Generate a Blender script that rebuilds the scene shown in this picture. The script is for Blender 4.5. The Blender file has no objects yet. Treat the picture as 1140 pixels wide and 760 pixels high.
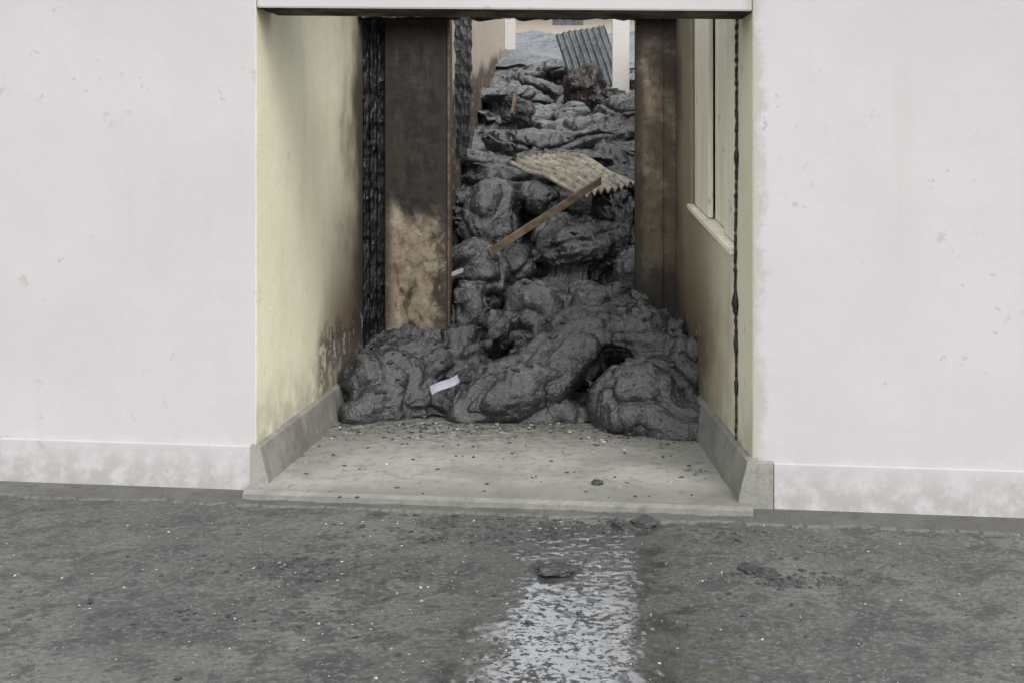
import bpy, bmesh, math, random
from mathutils import Vector, noise, Matrix
from mathutils.bvhtree import BVHTree
random.seed(7)
scene=bpy.context.scene
COL=scene.collection

# ---------------------------------------------------------------- node helpers
class NB:
    def __init__(s,name):
        s.m=bpy.data.materials.new(name); s.m.use_nodes=True
        s.nt=s.m.node_tree; s.b=s.nt.nodes['Principled BSDF']
        s.tc=s.nt.nodes.new('ShaderNodeTexCoord'); s.geo=s.nt.nodes.new('ShaderNodeNewGeometry')
        s.P=s.tc.outputs['Object']
        s._sep=None
    def n(s,t): return s.nt.nodes.new(t)
    def put(s,sock,v):
        if isinstance(v,bpy.types.NodeSocket): s.nt.links.new(v,sock)
        elif isinstance(v,(tuple,list)) and len(v)==3 and sock.type=='RGBA': sock.default_value=(*v,1)
        else: sock.default_value=v
    def xyz(s):
        if not s._sep:
            k=s.n('ShaderNodeSeparateXYZ'); s.nt.links.new(s.P,k.inputs[0]); s._sep=k.outputs
        return s._sep
    def nz(s): 
        k=s.n('ShaderNodeSeparateXYZ'); s.nt.links.new(s.geo.outputs['Normal'],k.inputs[0]); return k.outputs[2]
    def vec(s,sc):
        k=s.n('ShaderNodeMapping'); s.nt.links.new(s.P,k.inputs[0]); k.inputs['Scale'].default_value=sc; return k.outputs[0]
    def noise(s,scale,detail=4,rough=.55,dist=0,vec=None):
        k=s.n('ShaderNodeTexNoise'); s.nt.links.new(vec or s.P,k.inputs['Vector'])
        k.inputs['Scale'].default_value=scale;k.inputs['Detail'].default_value=min(detail,4)
        k.inputs['Roughness'].default_value=rough;k.inputs['Distortion'].default_value=dist
        return k.outputs['Fac']
    def voro(s,scale,feat='F1',vec=None,out='Distance'):
        k=s.n('ShaderNodeTexVoronoi'); k.feature=feat; s.nt.links.new(vec or s.P,k.inputs['Vector'])
        k.inputs['Scale'].default_value=scale; return k.outputs[out]
    def wave(s,scale,dist,vec=None,dscale=1.5):
        k=s.n('ShaderNodeTexWave'); s.nt.links.new(vec or s.P,k.inputs['Vector'])
        k.inputs['Scale'].default_value=scale;k.inputs['Distortion'].default_value=dist
        k.inputs['Detail'].default_value=2;k.inputs['Detail Scale'].default_value=dscale
        return k.outputs['Fac']
    def ramp(s,f,a,b,lo=0.,hi=1.,smooth=True):
        k=s.n('ShaderNodeMapRange'); k.interpolation_type='SMOOTHSTEP' if smooth else 'LINEAR'
        s.put(k.inputs['Value'],f)
        k.inputs['From Min'].default_value=a;k.inputs['From Max'].default_value=b
        k.inputs['To Min'].default_value=lo;k.inputs['To Max'].default_value=hi
        return k.outputs['Result']
    def math(s,op,a,b=0.,clamp=False):
        k=s.n('ShaderNodeMath');k.operation=op;k.use_clamp=clamp
        s.put(k.inputs[0],a);s.put(k.inputs[1],b);return k.outputs[0]
    def mul(s,a,b): return s.math('MULTIPLY',a,b)
    def add(s,a,b,clamp=False): return s.math('ADD',a,b,clamp)
    def mix(s,f,a,b,blend='MIX'):
        k=s.n('ShaderNodeMix');k.data_type='RGBA';k.blend_type=blend
        s.put(k.inputs[0],f);s.put(k.inputs[6],a);s.put(k.inputs[7],b);return k.outputs[2]
    def bump(s,h,strength=.5,dist=.01,prev=None):
        k=s.n('ShaderNodeBump');s.put(k.inputs['Height'],h)
        s.put(k.inputs['Strength'],strength);k.inputs['Distance'].default_value=dist
        if prev is not None: s.nt.links.new(prev,k.inputs['Normal'])
        return k.outputs[0]
    def done(s,col,rough=.8,normal=None,spec=.5,metal=0.):
        s.put(s.b.inputs['Base Color'],col);s.put(s.b.inputs['Roughness'],rough)
        s.put(s.b.inputs['Specular IOR Level'],spec);s.put(s.b.inputs['Metallic'],metal)
        if normal is not None: s.nt.links.new(normal,s.b.inputs['Normal'])
        return s.m

# ---------------------------------------------------------------- materials
def m_passage_wall(side):
    k=NB('cream_plaster_'+side); X,Y,Z=k.xyz()
    n1=k.noise(1.3,4,.6); n2=k.noise(7,5,.65); n3=k.noise(45,3,.6)
    base=k.mix(k.ramp(n1,.35,.7),(.68,.65,.48),(.74,.71,.56))
    base=k.mix(k.ramp(n2,.55,.8,0,.3),base,(.48,.45,.35))
    st=k.noise(6,4,.6,vec=k.vec((1,1,.12)))
    base=k.mix(k.ramp(st,.5,.8,0,.25),base,(.42,.40,.32))
    nn=k.mul(k.math('SUBTRACT',n1,.5),1.6)
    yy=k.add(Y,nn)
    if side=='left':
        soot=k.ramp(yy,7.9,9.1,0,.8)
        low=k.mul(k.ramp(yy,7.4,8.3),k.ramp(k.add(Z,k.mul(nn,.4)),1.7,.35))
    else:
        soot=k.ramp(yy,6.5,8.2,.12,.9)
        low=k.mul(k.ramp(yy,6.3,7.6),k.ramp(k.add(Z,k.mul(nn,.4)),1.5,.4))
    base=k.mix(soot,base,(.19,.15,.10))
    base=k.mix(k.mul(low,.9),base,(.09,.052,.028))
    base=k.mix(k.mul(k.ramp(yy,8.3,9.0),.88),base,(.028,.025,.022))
    # plaster colour darkens towards the top of the passage
    base=k.mix(k.mul(k.ramp(k.add(Z,k.mul(nn,.35)),2.15,2.9),.55),base,(.10,.09,.07))
    pz=k.ramp(k.add(Z,k.mul(k.math('SUBTRACT',n2,.5),.6)),.78,.52)
    peel=k.mul(k.mul(k.ramp(Y,7.5,7.75),pz),k.ramp(n2,.44,.50))
    base=k.mix(k.mul(peel,.8),base,(.045,.04,.036))
    base=k.mix(k.mul(k.mul(k.ramp(Y,7.3,7.6),pz),k.mul(k.ramp(n2,.56,.60),.8)),base,(.52,.49,.45))
    base=k.mix(k.mul(k.ramp(Z,.6,.18,0,.6),k.ramp(n2,.3,.6)),base,(.26,.25,.2))
    chip=k.mul(k.ramp(n2,.64,.68),k.ramp(n1,.45,.6))
    base=k.mix(k.mul(chip,.6),base,(.36,.35,.30))
    h=k.add(k.mul(n3,.4),k.mul(n2,1.))
    return k.done(base,.72,k.bump(h,.35,.012),.35)
def m_facade():
    k=NB('white_facade_paint');X,Y,Z=k.xyz()
    n1=k.noise(1.1,4,.6);n2=k.noise(9,5,.7)
    base=k.mix(k.ramp(n1,.3,.7),(.36,.35,.355),(.385,.375,.38))
    st=k.noise(5,4,.65,vec=k.vec((1,1,.07)))
    base=k.mix(k.ramp(st,.55,.8,0,.22),base,(.30,.29,.28))
    chip=k.mul(k.ramp(n2,.62,.66),k.ramp(n1,.5,.62))
    base=k.mix(k.mul(chip,.4),base,(.20,.19,.16))
    # scuffed, flaking arris beside the opening
    ar=k.mul(k.ramp(k.add(X,k.mul(k.math('SUBTRACT',n2,.5),.2)),1.03,.97),k.ramp(X,.90,.95))
    base=k.mix(k.mul(ar,.55),base,(.24,.225,.18))
    base=k.mix(k.mul(k.ramp(Z,.3,-.02,0,.6),k.ramp(n2,.3,.62)),base,(.2,.195,.185))
    return k.done(base,.8,k.bump(n2,.3,.008),.3)
def m_concrete(name,c1,c2,dirty=(.10,.10,.09),ash=False):
    k=NB(name);X,Y,Z=k.xyz()
    n1=k.noise(1.8,5,.62,.4);n2=k.noise(14,5,.7);n3=k.noise(90,3,.7)
    base=k.mix(k.ramp(n1,.3,.7),c1,c2)
    base=k.mix(k.ramp(n2,.46,.72,0,.65),base,dirty)
    sp=k.voro(55); base=k.mix(k.mul(k.ramp(sp,.16,.1),k.ramp(n2,.5,.6)),base,(.4,.4,.37))
    base=k.mix(k.ramp(n3,.55,.72,0,.5),base,dirty)
    if ash:
        f=k.ramp(k.add(Y,k.mul(k.math('SUBTRACT',n1,.5),1.5)),6.9,7.8,0,.8)
        base=k.mix(k.mul(f,k.ramp(n2,.3,.6)),base,(.06,.061,.058))
        g=k.ramp(k.add(Y,k.mul(k.math('SUBTRACT',n2,.5),.5)),6.35,6.0,0,.5)
        base=k.mix(g,base,(.10,.10,.085))
    rough=k.ramp(n1,.35,.65,.5,.85)
    return k.done(base,rough,k.bump(k.add(k.mul(n3,.5),n2),.5,.01),.4)
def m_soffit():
    k=NB('dark_soffit');n=k.noise(4,5,.6)  # near-black underside colour with paler noise patches
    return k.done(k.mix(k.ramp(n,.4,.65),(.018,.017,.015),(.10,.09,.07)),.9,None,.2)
def m_pier(name,zs):
    k=NB(name);X,Y,Z=k.xyz()
    n1=k.noise(2.6,5,.65,.6);n2=k.noise(11,5,.7)
    zz=k.add(Z,k.mul(k.math('SUBTRACT',n1,.5),1.3))
    tan=k.mix(k.ramp(n2,.35,.68),(.24,.20,.145),(.10,.075,.052))
    tan=k.mix(k.ramp(k.noise(5,4,.7),.52,.62),tan,(.27,.245,.195))
    if zs=='left':
        f=k.ramp(zz,1.08,1.42)
        char=k.mix(k.ramp(n2,.42,.72),(.010,.009,.009),(.034,.028,.022))
        char=k.mix(k.ramp(k.noise(7,4,.7,vec=k.vec((1,1,.15))),.5,.72,0,.7),char,(.06,.045,.03))
        col=k.mix(f,tan,char)
        col=k.mix(k.ramp(k.add(X,k.mul(k.math('SUBTRACT',n2,.5),.3)),-.98,-.88,0,.85),col,(.02,.016,.013))
        col=k.mix(k.ramp(k.add(X,k.mul(k.math('SUBTRACT',n2,.5),.2)),-1.26,-1.33,0,.85),col,(.02,.016,.013))
        col=k.mix(k.mul(k.ramp(n1,.52,.60),.9),col,(.022,.018,.013))
    else:
        col=k.mix(k.ramp(n1,.36,.58,0,.8),tan,(.07,.05,.033))
        col=k.mix(k.ramp(zz,1.2,.75,0,.9),col,(.018,.016,.014))
        col=k.mix(k.ramp(zz,2.1,2.7,0,.8),col,(.03,.025,.02))
        col=k.mix(k.ramp(k.add(X,k.mul(k.math('SUBTRACT',n2,.5),.15)),.64,.58,0,.8),col,(.02,.016,.013))
    return k.done(col,.8,k.bump(n2,.7,.015),.35)
def m_char(name='charred_wood',c=(.010,.010,.010),c2=(.036,.035,.034)):
    k=NB(name);n=k.noise(8,5,.7);v=k.voro(26,vec=k.vec((1,1,.45)))
    col=k.mix(k.ramp(n,.5,.75),c,c2)
    return k.done(col,k.ramp(n,.3,.7,.4,.8),k.bump(k.add(v,n),1.,.02),.5)
def m_lava():
    k=NB('lava_rock');X,Y,Z=k.xyz()
    n1=k.noise(2.2,4,.6,.3);n2=k.noise(15,5,.72);n3=k.noise(60,4,.8)
    col=k.mix(k.ramp(n1,.35,.65),(.007,.008,.009),(.014,.016,.018))
    col=k.mix(k.ramp(n2,.45,.68,0,.75),col,(.028,.032,.035))
    col=k.mix(k.ramp(n3,.54,.60,0,.7),col,(.10,.107,.112))
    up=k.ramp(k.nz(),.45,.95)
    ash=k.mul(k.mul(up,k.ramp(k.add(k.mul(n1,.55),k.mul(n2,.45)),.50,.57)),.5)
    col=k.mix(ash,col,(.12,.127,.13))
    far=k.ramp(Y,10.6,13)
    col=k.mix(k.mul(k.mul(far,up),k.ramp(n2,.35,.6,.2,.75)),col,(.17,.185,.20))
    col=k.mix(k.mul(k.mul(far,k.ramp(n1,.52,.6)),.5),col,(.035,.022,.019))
    rope=k.wave(5.0,6.,vec=k.vec((.5,.9,1)),dscale=1.1)
    mask=k.ramp(n1,.46,.56)
    h=k.add(k.add(k.mul(k.mul(rope,mask),.4),k.mul(n2,.8)),k.mul(n3,.38))
    return k.done(col,k.ramp(n2,.3,.7,.24,.48),k.bump(h,.9,.022),1.1)
def m_rock(name,c1,c2):
    k=NB(name);n=k.noise(18,5,.7);col=k.mix(k.ramp(n,.35,.65),c1,c2)
    return k.done(col,.55,k.bump(n,.9,.015),.5)
def m_metal(name,c1,c2,c3,metal=.4,rough=.5):
    k=NB(name);n=k.noise(5,5,.65);n2=k.noise(22,5,.7)
    col=k.mix(k.ramp(n,.4,.62),c1,c2);col=k.mix(k.ramp(n2,.48,.62,0,.85),col,c3)
    return k.done(col,k.ramp(n2,.3,.7,rough-.12,rough+.2),k.bump(n2,.3,.005),.5,metal)
def m_wood(name,c1,c2):
    k=NB(name);g=k.noise(16,5,.65,vec=k.vec((.25,1,1)));n=k.noise(5,5,.6)
    col=k.mix(k.ramp(g,.35,.65),c1,c2);col=k.mix(k.ramp(n,.55,.75,0,.6),col,(.03,.024,.02))
    return k.done(col,.75,k.bump(g,.5,.006),.35)
def m_shutter():
    k=NB('painted_shutter_boards');X,Y,Z=k.xyz();g=k.noise(14,5,.65,vec=k.vec((1,1,.1)));n=k.noise(6,5,.65)
    col=k.mix(k.ramp(g,.35,.7),(.82,.79,.67),(.66,.63,.50))
    col=k.mix(k.ramp(k.add(Y,k.mul(n,.9)),8.2,9.4,0,.7),col,(.2,.15,.09))
    col=k.mix(k.ramp(n,.62,.7,0,.5),col,(.25,.21,.15))
    return k.done(col,.65,k.bump(g,.4,.006),.35)
def m_alley():
    k=NB('burnt_alley_plaster');X,Y,Z=k.xyz();n1=k.noise(1.2,5,.6);n2=k.noise(9,5,.7)
    zz=k.add(k.math('SUBTRACT',Z,k.mul(k.math('SUBTRACT',Y,10.),.14)),k.mul(k.math('SUBTRACT',n1,.5),.5))
    up=k.mix(k.ramp(n2,.4,.7),(.36,.31,.245),(.28,.235,.185))
    lo=k.mix(k.ramp(n2,.4,.6),(.03,.026,.023),(.10,.07,.045))
    sp=k.voro(13);lo=k.mix(k.mul(k.ramp(sp,.33,.22),k.ramp(k.noise(5),.44,.54)),lo,(.36,.31,.22))
    col=k.mix(k.ramp(zz,2.25,2.45),lo,up)
    return k.done(col,.85,k.bump(n2,.5,.02),.3)
def m_asphalt():
    k=NB('wet_asphalt');X,Y,Z=k.xyz()
    n1=k.noise(.9,4,.6,.5);n2=k.noise(6,5,.7,.3);n3=k.noise(34,5,.75)
    col=k.mix(k.ramp(n1,.35,.65),(.055,.058,.053),(.10,.102,.093))
    col=k.mix(k.ramp(n2,.47,.60,0,.75),col,(.030,.031,.031))
    agg=k.voro(120);col=k.mix(k.mul(k.ramp(agg,.28,.1),k.ramp(n3,.5,.62)),col,(.22,.22,.205))
    col=k.mix(k.ramp(n3,.52,.66,0,.6),col,(.15,.15,.14))
    col=k.mix(k.ramp(n3,.46,.38,0,.6),col,(.026,.026,.026))
    # water trickling out of the passage
    xo=k.add(k.math('SUBTRACT',X,.09),k.mul(k.math('SUBTRACT',k.noise(1.7,2),.5),.55))
    ax=k.math('ABSOLUTE',xo)
    wd=k.ramp(Y,5.9,3.4,.26,.46,False)
    band=k.math('SUBTRACT',wd,ax)
    edge=k.ramp(k.add(band,k.mul(k.math('SUBTRACT',n2,.5),1.0)),-.06,.10)
    thin=k.ramp(k.add(k.add(k.mul(n3,.8),k.mul(n2,.35)),k.mul(edge,.05)),.57,.61)
    wet=k.mul(edge,thin)
    damp=k.ramp(k.add(band,k.mul(k.math('SUBTRACT',n1,.5),2.2)),-.45,.25)
    col=k.mix(k.mul(damp,.4),col,(.024,.025,.025))
    r=k.mix(damp,(.62,)*3,(.36,)*3);r=k.mix(wet,r,(.15,)*3)
    h=k.add(k.mul(n2,1.),k.mul(n3,.7))
    sp=k.add(.5,k.mul(wet,.5))
    m=k.done(col,r,None,sp)
    st=k.ramp(wet,0.,1.,.9,.05,False)
    k.nt.links.new(k.bump(h,st,.025),k.b.inputs['Normal'])
    k.put(k.b.inputs['Coat Weight'],wet);k.b.inputs['Coat Roughness'].default_value=.11;k.b.inputs['Coat IOR'].default_value=2.7
    cb=k.bump(k.noise(14,1,.5),.5,.010);k.nt.links.new(cb,k.b.inputs['Coat Normal'])
    return m
def m_flat(name,c,rough=.6): 
    k=NB(name);n=k.noise(40,4);return k.done(k.mix(k.ramp(n,.3,.7,0,.35),c,tuple(x*.6 for x in c)),rough,None,.4)

M=dict(wl=m_passage_wall('left'),wr=m_passage_wall('right'),fa=m_facade(),
 floor=m_concrete('concrete_floor_mat',(.19,.19,.17),(.27,.265,.24),(.095,.095,.088),True),
 skirt=m_concrete('skirting_concrete',(.15,.15,.137),(.23,.225,.20)),
 thr=m_concrete('threshold_concrete',(.06,.061,.057),(.10,.10,.092),(.036,.036,.034)),
 sof=m_soffit(),pl=m_pier('scorched_pier_left','left'),pr=m_pier('scorched_pier_right','right'),
 ch=m_char(),lava=m_lava(),asph=m_asphalt(),alley=m_alley(),shut=m_shutter(),
 tin=m_metal('cream_corrugated_iron',(.30,.285,.23),(.19,.17,.135),(.10,.085,.065),.2,.45),
 tin2=m_metal('grey_corrugated_iron',(.08,.088,.096),(.045,.05,.058),(.13,.14,.15),.4,.5),
 plank=m_wood('scorched_plank',(.12,.088,.06),(.05,.038,.028)),
 white=m_flat('white_painted_wood',(.40,.39,.37)),paper=m_flat('paper',(.32,.31,.38),.7),
 red=m_rock('red_scoria',(.016,.013,.013),(.036,.027,.026)),
 grv=m_rock('pale_gravel',(.20,.195,.17),(.40,.39,.36)),rub=m_rock('dark_rubble',(.014,.015,.016),(.045,.047,.047)),
 leaf=m_flat('leaf',(.10,.17,.03)),roof=m_flat('roof_tin',(.3,.29,.28)))

# ---------------------------------------------------------------- mesh helpers
def empty(name):
    e=bpy.data.objects.new(name,None);COL.objects.link(e);return e
def obj(name,verts,faces,mat,parent=None,smooth=False,mats=None,fm=None):
    me=bpy.data.meshes.new(name);me.from_pydata([tuple(v) for v in verts],[],faces);me.update()
    bm=bmesh.new();bm.from_mesh(me);bmesh.ops.recalc_face_normals(bm,faces=bm.faces);bm.to_mesh(me);bm.free()
    for m in (mats or [mat]): me.materials.append(m)
    if fm:
        for p in me.polygons: p.material_index=fm(p)
    if smooth:
        for p in me.polygons:p.use_smooth=True
    o=bpy.data.objects.new(name,me);COL.objects.link(o)
    if parent:o.parent=parent
    return o
def prism(name,poly,z0,z1,mat,parent=None,mats=None,fm=None,bev=.006):
    n=len(poly);f0=(lambda i:z0[i]) if isinstance(z0,(list,tuple)) else (lambda i:z0)
    f1=(lambda i:z1[i]) if isinstance(z1,(list,tuple)) else (lambda i:z1)
    v=[(p[0],p[1],f0(i)) for i,p in enumerate(poly)]+[(p[0],p[1],f1(i)) for i,p in enumerate(poly)]
    f=[tuple(range(n)),tuple(range(n,2*n))]+[(i,(i+1)%n,n+(i+1)%n,n+i) for i in range(n)]
    o=obj(name,v,f,mat,parent,False,mats,fm)
    if bev:
        b=o.modifiers.new('b','BEVEL');b.width=bev;b.segments=2;b.limit_method='ANGLE'
    return o
def box(name,x0,x1,y0,y1,z0,z1,mat,parent=None,bev=.004):
    return prism(name,[(x0,y0),(x1,y0),(x1,y1),(x0,y1)],z0,z1,mat,parent,bev=bev)

# ---------------------------------------------------------------- building
B=empty('passage_building')
L=Vector((-1.615,6.30));R=Vector((.956,5.95));dr=(R-L).normalized();bk=Vector((-dr.y,dr.x))
if bk.y<0:bk=-bk
H=3.3
Lf=L-dr*9;Rf=R+dr*9
WLend=Vector((-1.50,9.0));
def front_white(p): return 1 if p.normal.y<-.8 else 0
prism('left_wall',[L,WLend,WLend+Vector((-.25,0)),L+Vector((-.24,.25)),Lf+bk*.25,Lf],-.1,H,None,B,mats=[M['wl'],M['fa']],fm=front_white)
def rw(y): return .956+(y-5.95)*(.87-.956)/(8.42-5.95)
Wn=6.46;Wf=8.10
prism('right_pillar',[R,Rf,Rf+bk*.25,(R.x+.26,6.2),(rw(Wn)+.25,Wn),(rw(Wn),Wn)],-.1,H,None,B,mats=[M['wr'],M['fa']],fm=front_white)
prism('right_wall_below_window',[(rw(Wn),Wn+.001),(rw(Wn)+.25,Wn+.001),(rw(Wf)+.25,Wf),(rw(Wf),Wf)],-.1,[1.20,1.20,1.41,1.41],M['wr'],B)
prism('right_wall_far',[(rw(Wf),Wf+.001),(rw(Wf)+.25,Wf+.001),(rw(8.9)+.25,8.9),(rw(8.9),8.9)],-.1,H,M['wr'],B)
prism('window_head',[(rw(Wn),Wn+.001),(rw(Wn)+.25,Wn+.001),(rw(Wf)+.25,Wf),(rw(Wf),Wf)],[2.56,2.56,2.86,2.86],H,M['sof'],B)
Lt=L+bk*.30;Rt=R+bk*.30
prism('front_lintel',[L+dr*.001,R-dr*.001,Rt-dr*.001,Lt+dr*.001],[2.505,2.437,2.437,2.505],H,None,B,
      mats=[M['sof'],M['fa']],fm=front_white,bev=.012)
prism('roof_left',[Lf-bk*.3,L-bk*.3+dr*-.02,(-1.62,9.25),Lf+bk*3.6],H+.002,H+.12,M['roof'],B)
prism('roof_right',[R-bk*.3+dr*.02,Rf-bk*.3,Rf+bk*3.4,(1.0,9.1)],H+.002,H+.12,M['roof'],B)
prism('rear_wall_left',[(-1.755,9.0),(-1.755,9.2),(-10.2,9.9),(-10.2,9.7)],-.1,H,M['alley'],B)
prism('rear_wall_right',[(1.13,8.92),(1.13,9.1),(9.9,8.3),(9.9,8.1)],-.1,H,M['alley'],B)
def skirt(name,a,b,nrm,h,front):
    n=24;v=[];f=[]
    for i in range(n+1):
        t=i/n;p=a.lerp(b,t);j=noise.noise(Vector((p.y*4,a.x,0)))*.012
        for off,z in ((-.02,-.06),(.085+j,-.06),(.070+j,.04),(.03+j*.6,h-.01+j*.5),(.012,h+j*.6),(-.02,h+.004)):
            q=p+nrm*off;v.append((q.x,q.y,z))
    for i in range(n):
        for k in range(5):
            f.append((i*6+k,i*6+k+1,(i+1)*6+k+1,(i+1)*6+k))
    f.append(tuple(range(6)));f.append(tuple(n*6+k for k in range(6)))
    return obj(name,v,f,M['skirt'],B)
skirt('skirting_left',L+Vector((0,-.035)),Vector((-1.53,8.4)),Vector((1,.05)),.20,0)
skirt('skirting_right',R+Vector((0,-.035)),Vector((rw(8.2),8.2)),Vector((-1,0)),.21,0)
prism('plinth_left',[L-bk*.033,L+bk*.02,Lf+bk*.02,Lf-bk*.033],-.1,.2,M['fa'],B)
prism('plinth_right',[R-bk*.033,R-bk*.033+dr*.1,R+bk*.02+dr*.1,R+bk*.02],-.1,.2,M['skirt'],B)
prism('plinth_right_long',[R-bk*.025+dr*.102,Rf-bk*.025,Rf+bk*.02,R+bk*.02+dr*.102],-.1,.195,M['fa'],B)
box('left_pier',-1.335,-.862,9.0,9.16,-.1,3.0,M['pl'],B,.008)
box('left_pier_edge_trim',-.860,-.842,8.985,9.18,-.1,2.99,M['plank'],B,.003)
v=[];f=[];nx=26;nz=90
for j in range(nz+1):
    for i in range(nx+1):
        x=-1.56+i/nx*.225;z=-.1+j/nz*3.1
        y=9.06+.018*math.sin(x*2*math.pi/.055)+.03*noise.fractal(Vector((x*9,0,z*7)),.6,2,4)
        v.append((x,y,z))
for j in range(nz):
    for i in range(nx):
        a=j*(nx+1)+i;f.append((a,a+1,a+nx+2,a+nx+1))
obj('charred_panel',v,f,M['ch'],B)
box('right_pier',.560,.895,8.93,9.12,-.1,2.99,M['pr'],B,.012)
box('right_pier_trim',.745,.758,8.905,8.928,-.1,2.95,M['pr'],B,.003)
v=[];f=[];n=70
for i in range(n+1):
    x=-1.52+i/n*2.40
    s=.018*noise.fractal(Vector((x*6,3,0)),.6,2,4)
    for dy,z in ((0,2.80+s),(.0,3.0),(.16,3.0),(.16,2.80-s)):
        v.append((x,8.80+dy,z))
for i in range(n):
    for k in range(4): f.append((i*4+k,i*4+(k+1)%4,(i+1)*4+(k+1)%4,(i+1)*4+k))
obj('rear_beam',v,f,M['ch'],B)

# ---------------- window shutter of vertical boards
W=empty('window_shutter')
ys=[Wn+.07,6.92,7.42,Wf-.05]
for i in range(3):
    a,b=ys[i]+.02,ys[i+1]-.02
    zz0=1.235+(a-Wn)*.128;zz1=1.235+(b-Wn)*.128
    ox=(.02,.05,.015)[i]
    prism('board_%d'%(i+1),[(rw(a)+ox,a),(rw(a)+ox+.03,a),(rw(b)+ox+.03,b),(rw(b)+ox,b)],[zz0,zz0,zz1,zz1],3.0,M['shut'],W,bev=.004)
prism('frame_stile_near',[(rw(Wn)+.005,Wn+.004),(rw(Wn)+.1,Wn+.004),(rw(Wn)+.1,Wn+.05),(rw(Wn)+.005,Wn+.05)],1.21,3.,M['shut'],W)
prism('frame_stile_far',[(rw(Wf)+.02,Wf-.045),(rw(Wf)+.1,Wf-.045),(rw(Wf)+.1,Wf-.004),(rw(Wf)+.02,Wf-.004)],1.41,3.,M['plank'],W)
prism('backing',[(rw(Wn)+.12,Wn+.01),(rw(Wn)+.14,Wn+.01),(rw(Wf)+.14,Wf-.01),(rw(Wf)+.12,Wf-.01)],1.15,3.1,M['ch'],W)
prism('sill',[(rw(Wn)-.03,Wn-.02),(rw(Wn)+.12,Wn-.02),(rw(Wf)+.12,Wf+.02),(rw(Wf)-.025,Wf+.02)],[1.19,1.19,1.40,1.40],[1.225,1.225,1.435,1.435],M['shut'],W)

# ---------------- jagged black strip added for the crack line in the right wall
v=[];f=[];n=230;S=7
for i in range(n+1):
    t=i/n;z=2.52-t*2.36
    y=6.36+.035*noise.noise(Vector((z*1.3,0,4)))+.014*noise.noise(Vector((z*17,2,0)))+.02*t
    x=rw(y)-.008
    r=.0085+.014*max(0,noise.noise(Vector((z*9,5,1))))+.009*noise.noise(Vector((z*40,1,1)))
    if abs(z-.93)<.06: r+=.02*(1-abs(z-.93)/.06)
    if t>.8: r*=.75
    for k in range(S):
        a=2*math.pi*k/S;v.append((x+.7*r*math.cos(a),y+r*2.4*math.sin(a),z))
for i in range(n):
    for k in range(S): f.append((i*S+k,i*S+(k+1)%S,(i+1)*S+(k+1)%S,(i+1)*S+k))
obj('wall_crack_strip',v,f,M['ch'],smooth=True)

# ---------------------------------------------------------------- ground, floor
obj('ground',[(-300,-300,-.055),(300,-300,-.055),(300,300,-.055),(-300,300,-.055)],[(0,1,2,3)],M['asph'])
F0=L-bk*.16;F1=R-bk*.13
n=60;v=[];f=[]
for i in range(n+1):
    t=i/n;p=F0.lerp(F1,t);j=.016*noise.fractal(Vector((t*14,1,0)),.6,2,4)
    q=Vector((-1.60+t*2.50,9.2))
    e=p-bk*(.02+j)
    v+= [(e.x,e.y,-.08),(e.x,e.y,-.014+j*.4),(p.x,p.y+.012,0),(q.x,q.y,0)]
for i in range(n):
    for k in range(3): f.append((i*4+k,i*4+k+1,(i+1)*4+k+1,(i+1)*4+k))
obj('concrete_floor',v,f,M['floor'])
n=700;v=[];f=[]
for i in range(n+1):
    t=i/n;p=(F0-dr*5).lerp(F1+dr*5,t);j=.05*noise.fractal(Vector((t*43,7,0)),.6,2,5)
    a=p+bk*.12;b=p-bk*(.09+j)
    v+=[(a.x,a.y,-.032),(b.x,b.y,-.044+j*.1),(b.x,b.y-.03,-.075)]
for i in range(n):
    for k in range(2): f.append((i*3+k,i*3+k+1,(i+1)*3+k+1,(i+1)*3+k))
obj('threshold_kerb',v,f,M['thr'])

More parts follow.
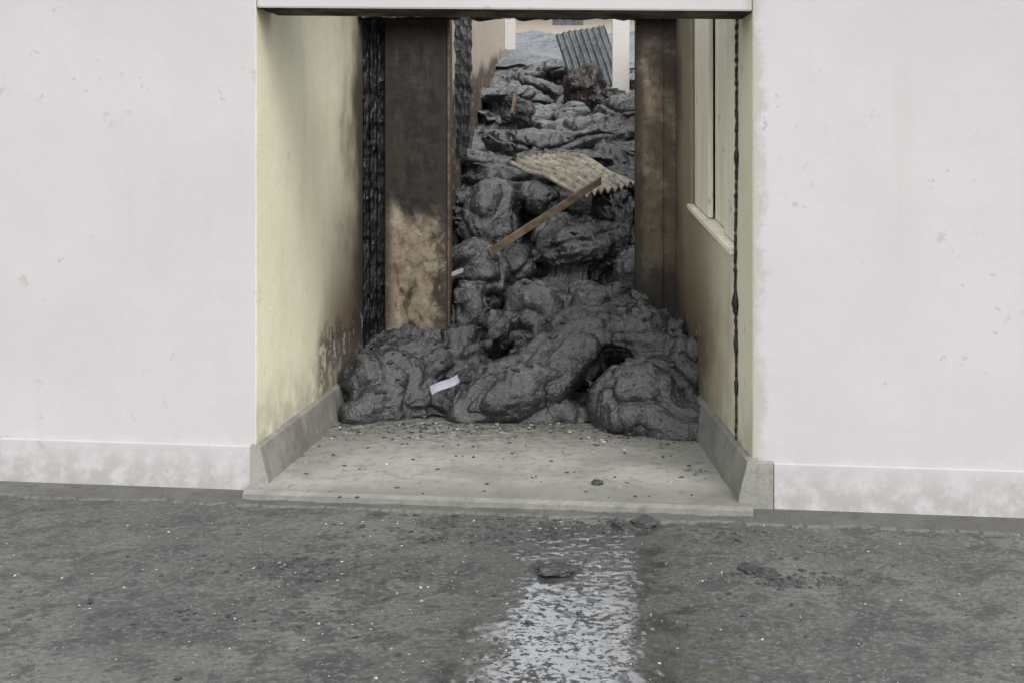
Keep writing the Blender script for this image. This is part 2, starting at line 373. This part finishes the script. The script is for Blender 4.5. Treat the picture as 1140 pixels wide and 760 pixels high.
# ---------------------------------------------------------------- lava flow
PR=[(8.0,-.2),(8.3,.10),(9,.30),(9.5,.54),(10,.86),(10.6,1.22),(11.5,1.64),(13,2.06),(14,2.36),(16,2.92),(20,3.72),(24,4.45),(28,4.7),(60,6)]
def zb(y):
    if y<=PR[0][0]:return PR[0][1]
    for (a,za),(b,zb_) in zip(PR,PR[1:]):
        if y<=b: return za+(zb_-za)*(y-a)/(b-a)
    return PR[-1][1]
bm=bmesh.new()
def lobe(x,y,z,rx,ry,rz,rot=0,tilt=0):
    r=bmesh.ops.create_icosphere(bm,subdivisions=4,radius=1)
    mt=Matrix.Translation((x,y,z))@Matrix.Rotation(rot,4,'Z')@Matrix.Rotation(tilt,4,'Y')@Matrix.Diagonal((rx,ry,rz,1))
    bmesh.ops.transform(bm,matrix=mt,verts=r['verts'])
LB=[(-1.22,8.20,.12,.34,.36,.34,0,0),(-1.34,7.95,.06,.20,.17,.15,0,0),(-.90,8.15,.08,.12,.2,.18,0,0),(-.88,8.42,.22,.2,.2,.2,0,0),
(-.32,8.16,.17,.60,.42,.22,.1,-.32),(.08,8.38,.42,.56,.40,.23,.25,-.34),(-.60,8.00,.03,.20,.16,.12,0,0),(-.08,7.98,.02,.34,.16,.12,0,0),
(.52,7.80,.12,.39,.40,.32,-.3,.12),(.74,7.50,.06,.24,.22,.17,0,0),(.33,7.66,.03,.14,.13,.11,0,0),
(.64,8.3,.46,.34,.32,.26,0,.1),(.86,8.0,.34,.14,.24,.26,0,0),
(-1.15,8.8,.18,.46,.45,.33,0,0),(-.75,8.68,.20,.3,.34,.28,0,0),(-.70,9.12,.52,.21,.24,.32,.3,0),(-.47,8.9,.46,.12,.15,.16,0,0),
(-.22,9.12,.52,.25,.26,.31,.2,0),(-.02,8.85,.42,.24,.18,.18,0,0),(.42,8.95,.58,.35,.22,.24,0,.12),(.14,9.25,.62,.20,.20,.2,0,0),
(.14,9.93,1.04,.41,.38,.32,.1,.15),(-.60,10.0,1.2,.27,.36,.40,0,0),(-.66,9.5,.82,.24,.26,.32,.3,0),(-.36,9.68,.90,.17,.2,.19,0,0),
(-.17,10.05,1.44,.19,.26,.14,0,0),(.57,9.95,1.1,.17,.30,.38,0,0),(.62,9.42,.8,.21,.25,.27,0,0),(.45,10.35,1.38,.2,.26,.2,0,0),
(-.5,10.5,1.42,.32,.28,.18,0,0),(.1,10.6,1.2,.5,.4,.16,0,0),(.7,10.9,1.55,.36,.36,.26,0,0),
(.35,11.3,1.80,.62,.35,.09,0,.05),(-.25,11.4,1.7,.28,.28,.18,0,0),(.35,12.7,2.08,.60,.45,.20,.3,0),(-.3,12.3,1.95,.36,.32,.2,0,0),
(.75,13.,2.3,.36,.45,.22,0,0),(-.2,13.8,2.35,.46,.5,.12,0,0),(.1,13.2,2.2,.28,.28,.22,0,0),(-.6,14.5,2.6,.46,.5,.12,0,0)]
for a in LB: lobe(*a)
for i in range(50):
    y=random.uniform(9.0,16.5);x=random.uniform(-1.1,.95);s=random.uniform(.08,.2)*(1+(y-8)*.06)
    lobe(x,y,zb(y)+random.uniform(.02,.08),s*random.uniform(1.3,2.6),s*1.2,s*random.uniform(.35,.7),random.uniform(-.6,.6),random.uniform(-.4,.4))
for i in range(16):
    t=random.random();x=-1.42+t*2.25
    yf=7.95 if x<.1 else 7.95-.5*min(1,(x-.1)/.5)
    s=random.uniform(.03,.075);lobe(x,yf+random.uniform(.0,.1),random.uniform(0,.03),s*1.5,s,s*.8,random.uniform(-1,1))
gx=30;y0=8.15;y1=17.5;gy=60;idx={}
for s in (0,1):
    for j in range(gy+1):
        y=y0+(y1-y0)*j/gy
        for i in range(gx+1):
            x=-1.54+i/gx*2.70
            z=zb(y)+.10*noise.noise(Vector((x*1.6,y*1.6,0))) if s==0 else zb(y)-.7
            idx[s,i,j]=bm.verts.new((x,y,z))
for s in (0,1):
    for j in range(gy):
        for i in range(gx):
            q=[idx[s,i,j],idx[s,i+1,j],idx[s,i+1,j+1],idx[s,i,j+1]]
            bm.faces.new(q if s==0 else q[::-1])
for j in range(gy):
    bm.faces.new([idx[0,0,j],idx[0,0,j+1],idx[1,0,j+1],idx[1,0,j]])
    bm.faces.new([idx[0,gx,j+1],idx[0,gx,j],idx[1,gx,j],idx[1,gx,j+1]])
for i in range(gx):
    bm.faces.new([idx[0,i+1,0],idx[0,i,0],idx[1,i,0],idx[1,i+1,0]])
    bm.faces.new([idx[0,i,gy],idx[0,i+1,gy],idx[1,i+1,gy],idx[1,i,gy]])
me=bpy.data.meshes.new('tmp');bm.to_mesh(me);bm.free()
to=bpy.data.objects.new('tmp',me);COL.objects.link(to)
rm=to.modifiers.new('r','REMESH');rm.mode='VOXEL';rm.voxel_size=.0155;rm.adaptivity=0
dg=bpy.context.evaluated_depsgraph_get();ev=to.evaluated_get(dg)
me2=bpy.data.meshes.new_from_object(ev);bpy.data.objects.remove(to)
print('lava verts',len(me2.vertices))
cos=[v.co.copy() for v in me2.vertices];nos=[v.normal.copy() for v in me2.vertices]
for i,(c,nn) in enumerate(zip(cos,nos)):
    if c.z<-.15 or c.z<zb(c.y)-.3: continue
    w=Vector((noise.noise(c*1.7),noise.noise(c*1.7+Vector((9,0,0))),noise.noise(c*1.7+Vector((0,9,0)))))
    wf=Vector((noise.noise(c*9),noise.noise(c*9+Vector((9,0,0))),noise.noise(c*9+Vector((0,9,0)))))
    q=c+w*.35
    # broken crust: plates standing slightly proud of each other
    d,pt=noise.voronoi((q+wf*.035)*3.0)
    step=noise.cell(pt[0]*7.13)
    cr=min(.10,d[1]-d[0])/.10
    br=max(0,min(1,(noise.noise(c*1.1+Vector((2,8,1)))+.15)*4))
    h=br*(.045*(step-.5)+.020*(cr-1))
    d,pt=noise.voronoi((q+wf*.05)*8)
    h+=br*.016*(noise.cell(pt[0]*5.7)-.5)
    # creases of the draped skin
    f1=1-abs(noise.noise(Vector((q.x*1.9,q.y*3.0,q.z*3.6))))*3.0
    f2=1-abs(noise.noise(Vector((q.x*5,q.y*8,q.z*9))+Vector((5,5,5))))*2.4
    am=max(0,.5+noise.noise(c*1.8+Vector((7,0,0))))
    h+=-.060*max(0,f1)**2.2-.015*max(0,f2)**2*am*1.5
    h+=.06*noise.noise(c*2.2)+.024*noise.noise(c*6)+.010*noise.noise(c*15)+.007*noise.noise(c*34)+.01
    me2.vertices[i].co=c+nn*h
bm=bmesh.new();bm.from_mesh(me2)
gx=120;gy=120;vs=[]
for j in range(gy+1):
    y=17.2+(j/gy)**1.5*40
    for i in range(gx+1):
        x=-12+24*i/gx;c=Vector((x,y,0))
        z=zb(y)+.03+.22*abs(noise.noise(c*.8))+.10*abs(noise.noise(c*2.3))+.04*noise.noise(c*6)
        vs.append(bm.verts.new((x,y,z)))
for j in range(gy):
    for i in range(gx):
        a=j*(gx+1)+i;bm.faces.new([vs[a],vs[a+1],vs[a+gx+2],vs[a+gx+1]])
for fc in bm.faces: fc.smooth=True
bm.to_mesh(me2);bvh=BVHTree.FromBMesh(bm);bm.free()
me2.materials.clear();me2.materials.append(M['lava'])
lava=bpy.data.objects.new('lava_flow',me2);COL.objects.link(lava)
def top(x,y):
    h=bvh.ray_cast(Vector((x,y,9)),Vector((0,0,-1)))
    return (h[0],h[1]) if h[0] else (Vector((x,y,0)),Vector((0,0,1)))

# ---------------------------------------------------------------- rock helper
def rocks(name,items,mat,sub=1,parent=None,k9=.10):
    bm=bmesh.new()
    for (p,s,fl) in items:
        r=bmesh.ops.create_icosphere(bm,subdivisions=sub,radius=1)
        off=Vector((random.uniform(0,99),)*3)
        sx,sy,sz=s*random.uniform(.7,1.4),s*random.uniform(.7,1.2),s*random.uniform(.5,.9)*fl
        rt=Matrix.Rotation(random.uniform(0,6.3),4,'Z')@Matrix.Rotation(random.uniform(-.3,.3),4,'X')
        for v in r['verts']:
            c=v.co*(1+.45*noise.noise(v.co*1.5+off)+.15*noise.noise(v.co*4+off)+(k9*abs(noise.noise(v.co*7+off)) if sub>3 else 0))
            c=Vector((c.x*sx,c.y*sy,c.z*sz));v.co=(rt@c)+Vector(p)
    me=bpy.data.meshes.new(name);bm.to_mesh(me);bm.free();me.materials.append(mat)
    o=bpy.data.objects.new(name,me);COL.objects.link(o);return o
it=[]
for i in range(1400):
    x=random.uniform(-1.4,.95);y=random.uniform(7.6,15) if i>600 else random.uniform(7.5,9.4)
    p,nn=top(x,y)
    if p.z<.05 or nn.z<.35: continue
    it.append((p,random.choice([.005,.006,.009,.012,.016,.024,.035]),.6))
rocks('lava_rubble',it,M['rub'])
it=[];ip=[]
for i in range(1100):
    x=random.uniform(-1.5,.9);y=7.85-abs(random.gauss(0,.26)) if i<900 else random.uniform(5.95,7.8)
    if x>.1:y-=.25
    if y<5.95: continue
    (it if random.random()<.75 else ip).append(((x,y,.002),random.choice([.002,.003,.003,.004,.005,.008,.013]) ,.6))
rocks('floor_debris',it,M['rub'])
for i in range(900):
    y=5.8-abs(random.random())**1.2*2.6;x=random.uniform(-2.6,2.4)
    if random.random()<.4: x=random.gauss(-.8,.5)
    ip.append(((x,y,-.053),random.choice([.0015,.002,.002,.002,.003,.003,.004,.006]),.6))
rocks('gravel',ip,M['grv'])
it=[]
for i in range(1300):
    cx,cy,sg=random.choice([(-1.15,5.15,.16),(-1.3,4.45,.2),(-1.0,5.0,.15),(.9,4.95,.15),(.2,5.65,.25),(-.5,5.55,.3),(.95,4.9,.12),(0,5.,.9),(-.5,5.75,.7),(.4,5.7,.4),(0,4.4,.9)])
    x=random.gauss(cx,sg*1.3);y=random.gauss(cy,sg*.35)
    if y>5.8-.135*x: continue
    it.append(((x,y,-.054),random.choice([.002,.003,.004,.006,.010,.016]),.4))
rocks('asphalt_crumbs',it,M['rub'])
def rock(p,s,fl):
    return rocks('lava_stone',[(p,s,fl)],M['rub'],4)
rock((-.03,5.03,-.045),.075,.45);rock((-.10,5.07,-.045),.04,.5);rock((.05,5.05,-.05),.04,.3)
rock((.40,5.72,-.04),.045,.6);rock((.27,5.68,-.04),.03,.7);rock((.19,6.27,.01),.03,.6);rock((.80,5.05,-.05),.05,.35);rock((.86,5.0,-.05),.05,.3)
bm=bmesh.new()
for (x,y,z) in [(.73,6.45,.012),(.76,6.5,.02),(.70,6.55,.01),(.60,7.10,.02),(.66,7.08,.02),(.58,7.12,.03)]:
    a=random.uniform(0,6);l=.028;w=.010
    pts=[(-l,0,0),(-l*.3,w,.006),(l*.4,w*.8,.01),(l,0,.003),(l*.4,-w*.8,.006),(-l*.3,-w,.003)]
    bm.faces.new([bm.verts.new((x+p[0]*math.cos(a)-p[1]*math.sin(a),y+p[0]*math.sin(a)+p[1]*math.cos(a),z+p[2])) for p in pts])
me=bpy.data.meshes.new('fallen_leaves');bm.to_mesh(me);bm.free();me.materials.append(M['leaf'])
COL.objects.link(bpy.data.objects.new('fallen_leaves',me))

# ---------------------------------------------------------------- corrugated sheets
def corr(name,w,l,pitch,amp,mtx,mat,bend=0,crump=0,seed=0):
    nx=int(w/pitch*10);ny=24;v=[];f=[]
    for j in range(ny+1):
        for i in range(nx+1):
            x=-w/2+w*i/nx;y=-l/2+l*j/ny
            z=amp*math.sin(2*math.pi*x/pitch)-bend*((y/l*2)**2)*l*.5 -bend*.6*((x/w*2)**2)*w*.25
            z+=crump*noise.noise(Vector((x*3,y*3,seed)))
            y2=y+.03*noise.noise(Vector((x*5,seed,j//12)))
            v.append(mtx@Vector((x,y2,z)))
    for j in range(ny):
        for i in range(nx):
            a=j*(nx+1)+i;f.append((a,a+1,a+nx+2,a+nx+1))
    o=obj(name,v,f,mat,smooth=True);s=o.modifiers.new('s','SOLIDIFY');s.thickness=.003
    return o
mt=Matrix.Translation((.10,10.34,1.69))@Matrix.Rotation(math.radians(9),4,'Y')@Matrix.Rotation(math.radians(20),4,'X')@Matrix.Rotation(math.radians(52),4,'Z')
corr('corrugated_sheet',.74,.86,.092,.024,mt,M['tin'],.10,.05,2)
mt=Matrix.Translation((.36,15.0,3.12))@Matrix.Rotation(math.radians(14),4,'Y')@Matrix.Rotation(math.radians(62),4,'X')@Matrix.Rotation(math.radians(28),4,'Z')
corr('corrugated_sheet',.66,.90,.08,.017,mt,M['tin2'],.03,.03,5)
def beam(name,a,b,w,t,mat):
    a=Vector(a);b=Vector(b);d=(b-a);ln=d.length;n=16;v=[];f=[]
    rot=d.to_track_quat('X','Z').to_matrix().to_4x4();mtx=Matrix.Translation(a)@rot
    for i in range(n+1):
        x=ln*i/n;j=.004*noise.noise(Vector((x*9,a.x,0)))
        e=.03 if i==n else 0
        for (yy,zz,ex) in ((-t,-w+j,0),(t,-w-j,0),(t,w+j,e),(-t,w-j,e)):
            v.append(mtx@Vector((x+ex,yy,zz)))
    for i in range(n):
        for k in range(4): f.append((i*4+k,i*4+(k+1)%4,(i+1)*4+(k+1)%4,(i+1)*4+k))
    f.append((0,1,2,3));f.append(tuple(n*4+k for k in range(4)))
    return obj(name,v,f,mat)
beam('wooden_plank',(-.56,9.22,1.03),(.31,9.80,1.58),.028,.014,M['plank'])
beam('wooden_plank',(-.50,12.1,2.25),(-.47,12.3,2.48),.03,.015,M['plank'])
beam('wooden_plank',(-.88,9.1,.86),(-.74,9.35,.90),.012,.012,M['white'])
beam('wooden_plank',(.50,9.5,1.15),(.40,9.6,1.45),.006,.006,M['plank'])
rocks('scoria_boulder',[((.26,14.,2.66),.27,1.25)],M['red'],5)
rocks('scoria_boulder',[((-.46,12.6,2.32),.19,1.1)],M['rub'],4)
rocks('scoria_boulder',[((.62,13.4,2.5),.22,.8)],M['rub'],4)
p,nn=top(-.77,7.88)
v=[];f=[]
for j in range(5):
    for i in range(9):
        x=(i/8-.5)*.20;y=(j/4-.5)*.075
        z=.006*math.sin(i*.8)+.006*noise.noise(Vector((x*20,y*20,1)))+(.012 if j==2 else 0)
        v.append(Vector((-.77,7.86,max(p.z,.2)+.05))+Matrix.Rotation(math.radians(-24),4,'Y')@Matrix.Rotation(math.radians(40),4,'X')@Vector((x,y,z)))
for j in range(4):
    for i in range(8):
        a=j*9+i;f.append((a,a+1,a+10,a+9))
obj('paper_scrap',v,f,M['paper'],smooth=False)

# ---------------------------------------------------------------- alley beyond
box('alley_wall',-1.25,-.95,10.0,20.0,-.2,4.9,M['alley'])
box('alley_wall',1.02,1.3,9.6,13.9,-.2,3.2,M['alley'])
box('door_post',-.948,-.77,19.9,20.05,3.0,5.0,M['white'])
box('door_post',.60,.80,14.0,14.12,2.3,4.2,M['white'])
v=[];f=[];n=60
for i in range(n+1):
    t=i/n;z=2.97-t*1.2
    wl=.075*(1-.25*t)+.018*noise.fractal(Vector((z*9,0,0)),.6,2,3);wr=.070*(1-.6*t**3)+.018*noise.fractal(Vector((z*8,6,0)),.6,2,3)
    for a,b in ((-wl,-.03),(wr,-.03),(wr,.03),(-wl,.03)): v.append((-.815+a,9.9+b,z))
for i in range(n):
    for k in range(4): f.append((i*4+k,i*4+(k+1)%4,(i+1)*4+(k+1)%4,(i+1)*4+k))
f.append((0,1,2,3));f.append(tuple(n*4+k for k in range(4)))
obj('charred_timber',v,f,M['ch'])
BB=empty('background_building')
box('wall',-3,3.5,27,30,4.0,5.5,m_flat('far_cream_wall',(.34,.30,.25)),BB)
prism('roof',[(-3.4,26.6),(3.9,26.6),(3.9,30.4),(-3.4,30.4)],5.502,5.62,M['roof'],BB)
for i in range(3):
    box('window_%d'%i,-2.4+i*2.2,-1.7+i*2.2,26.985,26.999,5.1,5.4,M['tin2'],BB,0)

# ---------------------------------------------------------------- light
w=bpy.data.worlds.new('World');scene.world=w;w.use_nodes=True
nt=w.node_tree;bg=nt.nodes['Background'];sky=nt.nodes.new('ShaderNodeTexSky');sky.sky_type='NISHITA'
sky.sun_disc=False;sky.sun_elevation=math.radians(48);sky.sun_rotation=math.radians(160);sky.dust_density=4;sky.air_density=1
hs=nt.nodes.new('ShaderNodeHueSaturation');hs.inputs['Saturation'].default_value=.2;hs.inputs['Value'].default_value=2.3
nt.links.new(sky.outputs[0],hs.inputs['Color']);nt.links.new(hs.outputs[0],bg.inputs['Color']);bg.inputs['Strength'].default_value=.15
sd=bpy.data.lights.new('sun','SUN');sd.energy=.6;sd.angle=math.radians(30);sd.color=(1,.97,.92)
so=bpy.data.objects.new('sun',sd);COL.objects.link(so)
az=math.radians(160);el=math.radians(48)
dv=Vector((math.sin(az)*math.cos(el),math.cos(az)*math.cos(el),math.sin(el)))
so.rotation_euler=dv.to_track_quat('Z','Y').to_euler()
# ---------------------------------------------------------------- camera
cd=bpy.data.cameras.new('camera');cam=bpy.data.objects.new('camera',cd);COL.objects.link(cam)
cam.location=(0,0,1.6);cam.rotation_euler=(math.radians(90),0,0)
cd.sensor_width=36;cd.lens=41.87;cd.shift_x=-.0482;cd.shift_y=-.158;cd.clip_end=1000
scene.camera=cam
scene.view_settings.view_transform='Standard';scene.view_settings.look='None';scene.view_settings.exposure=0
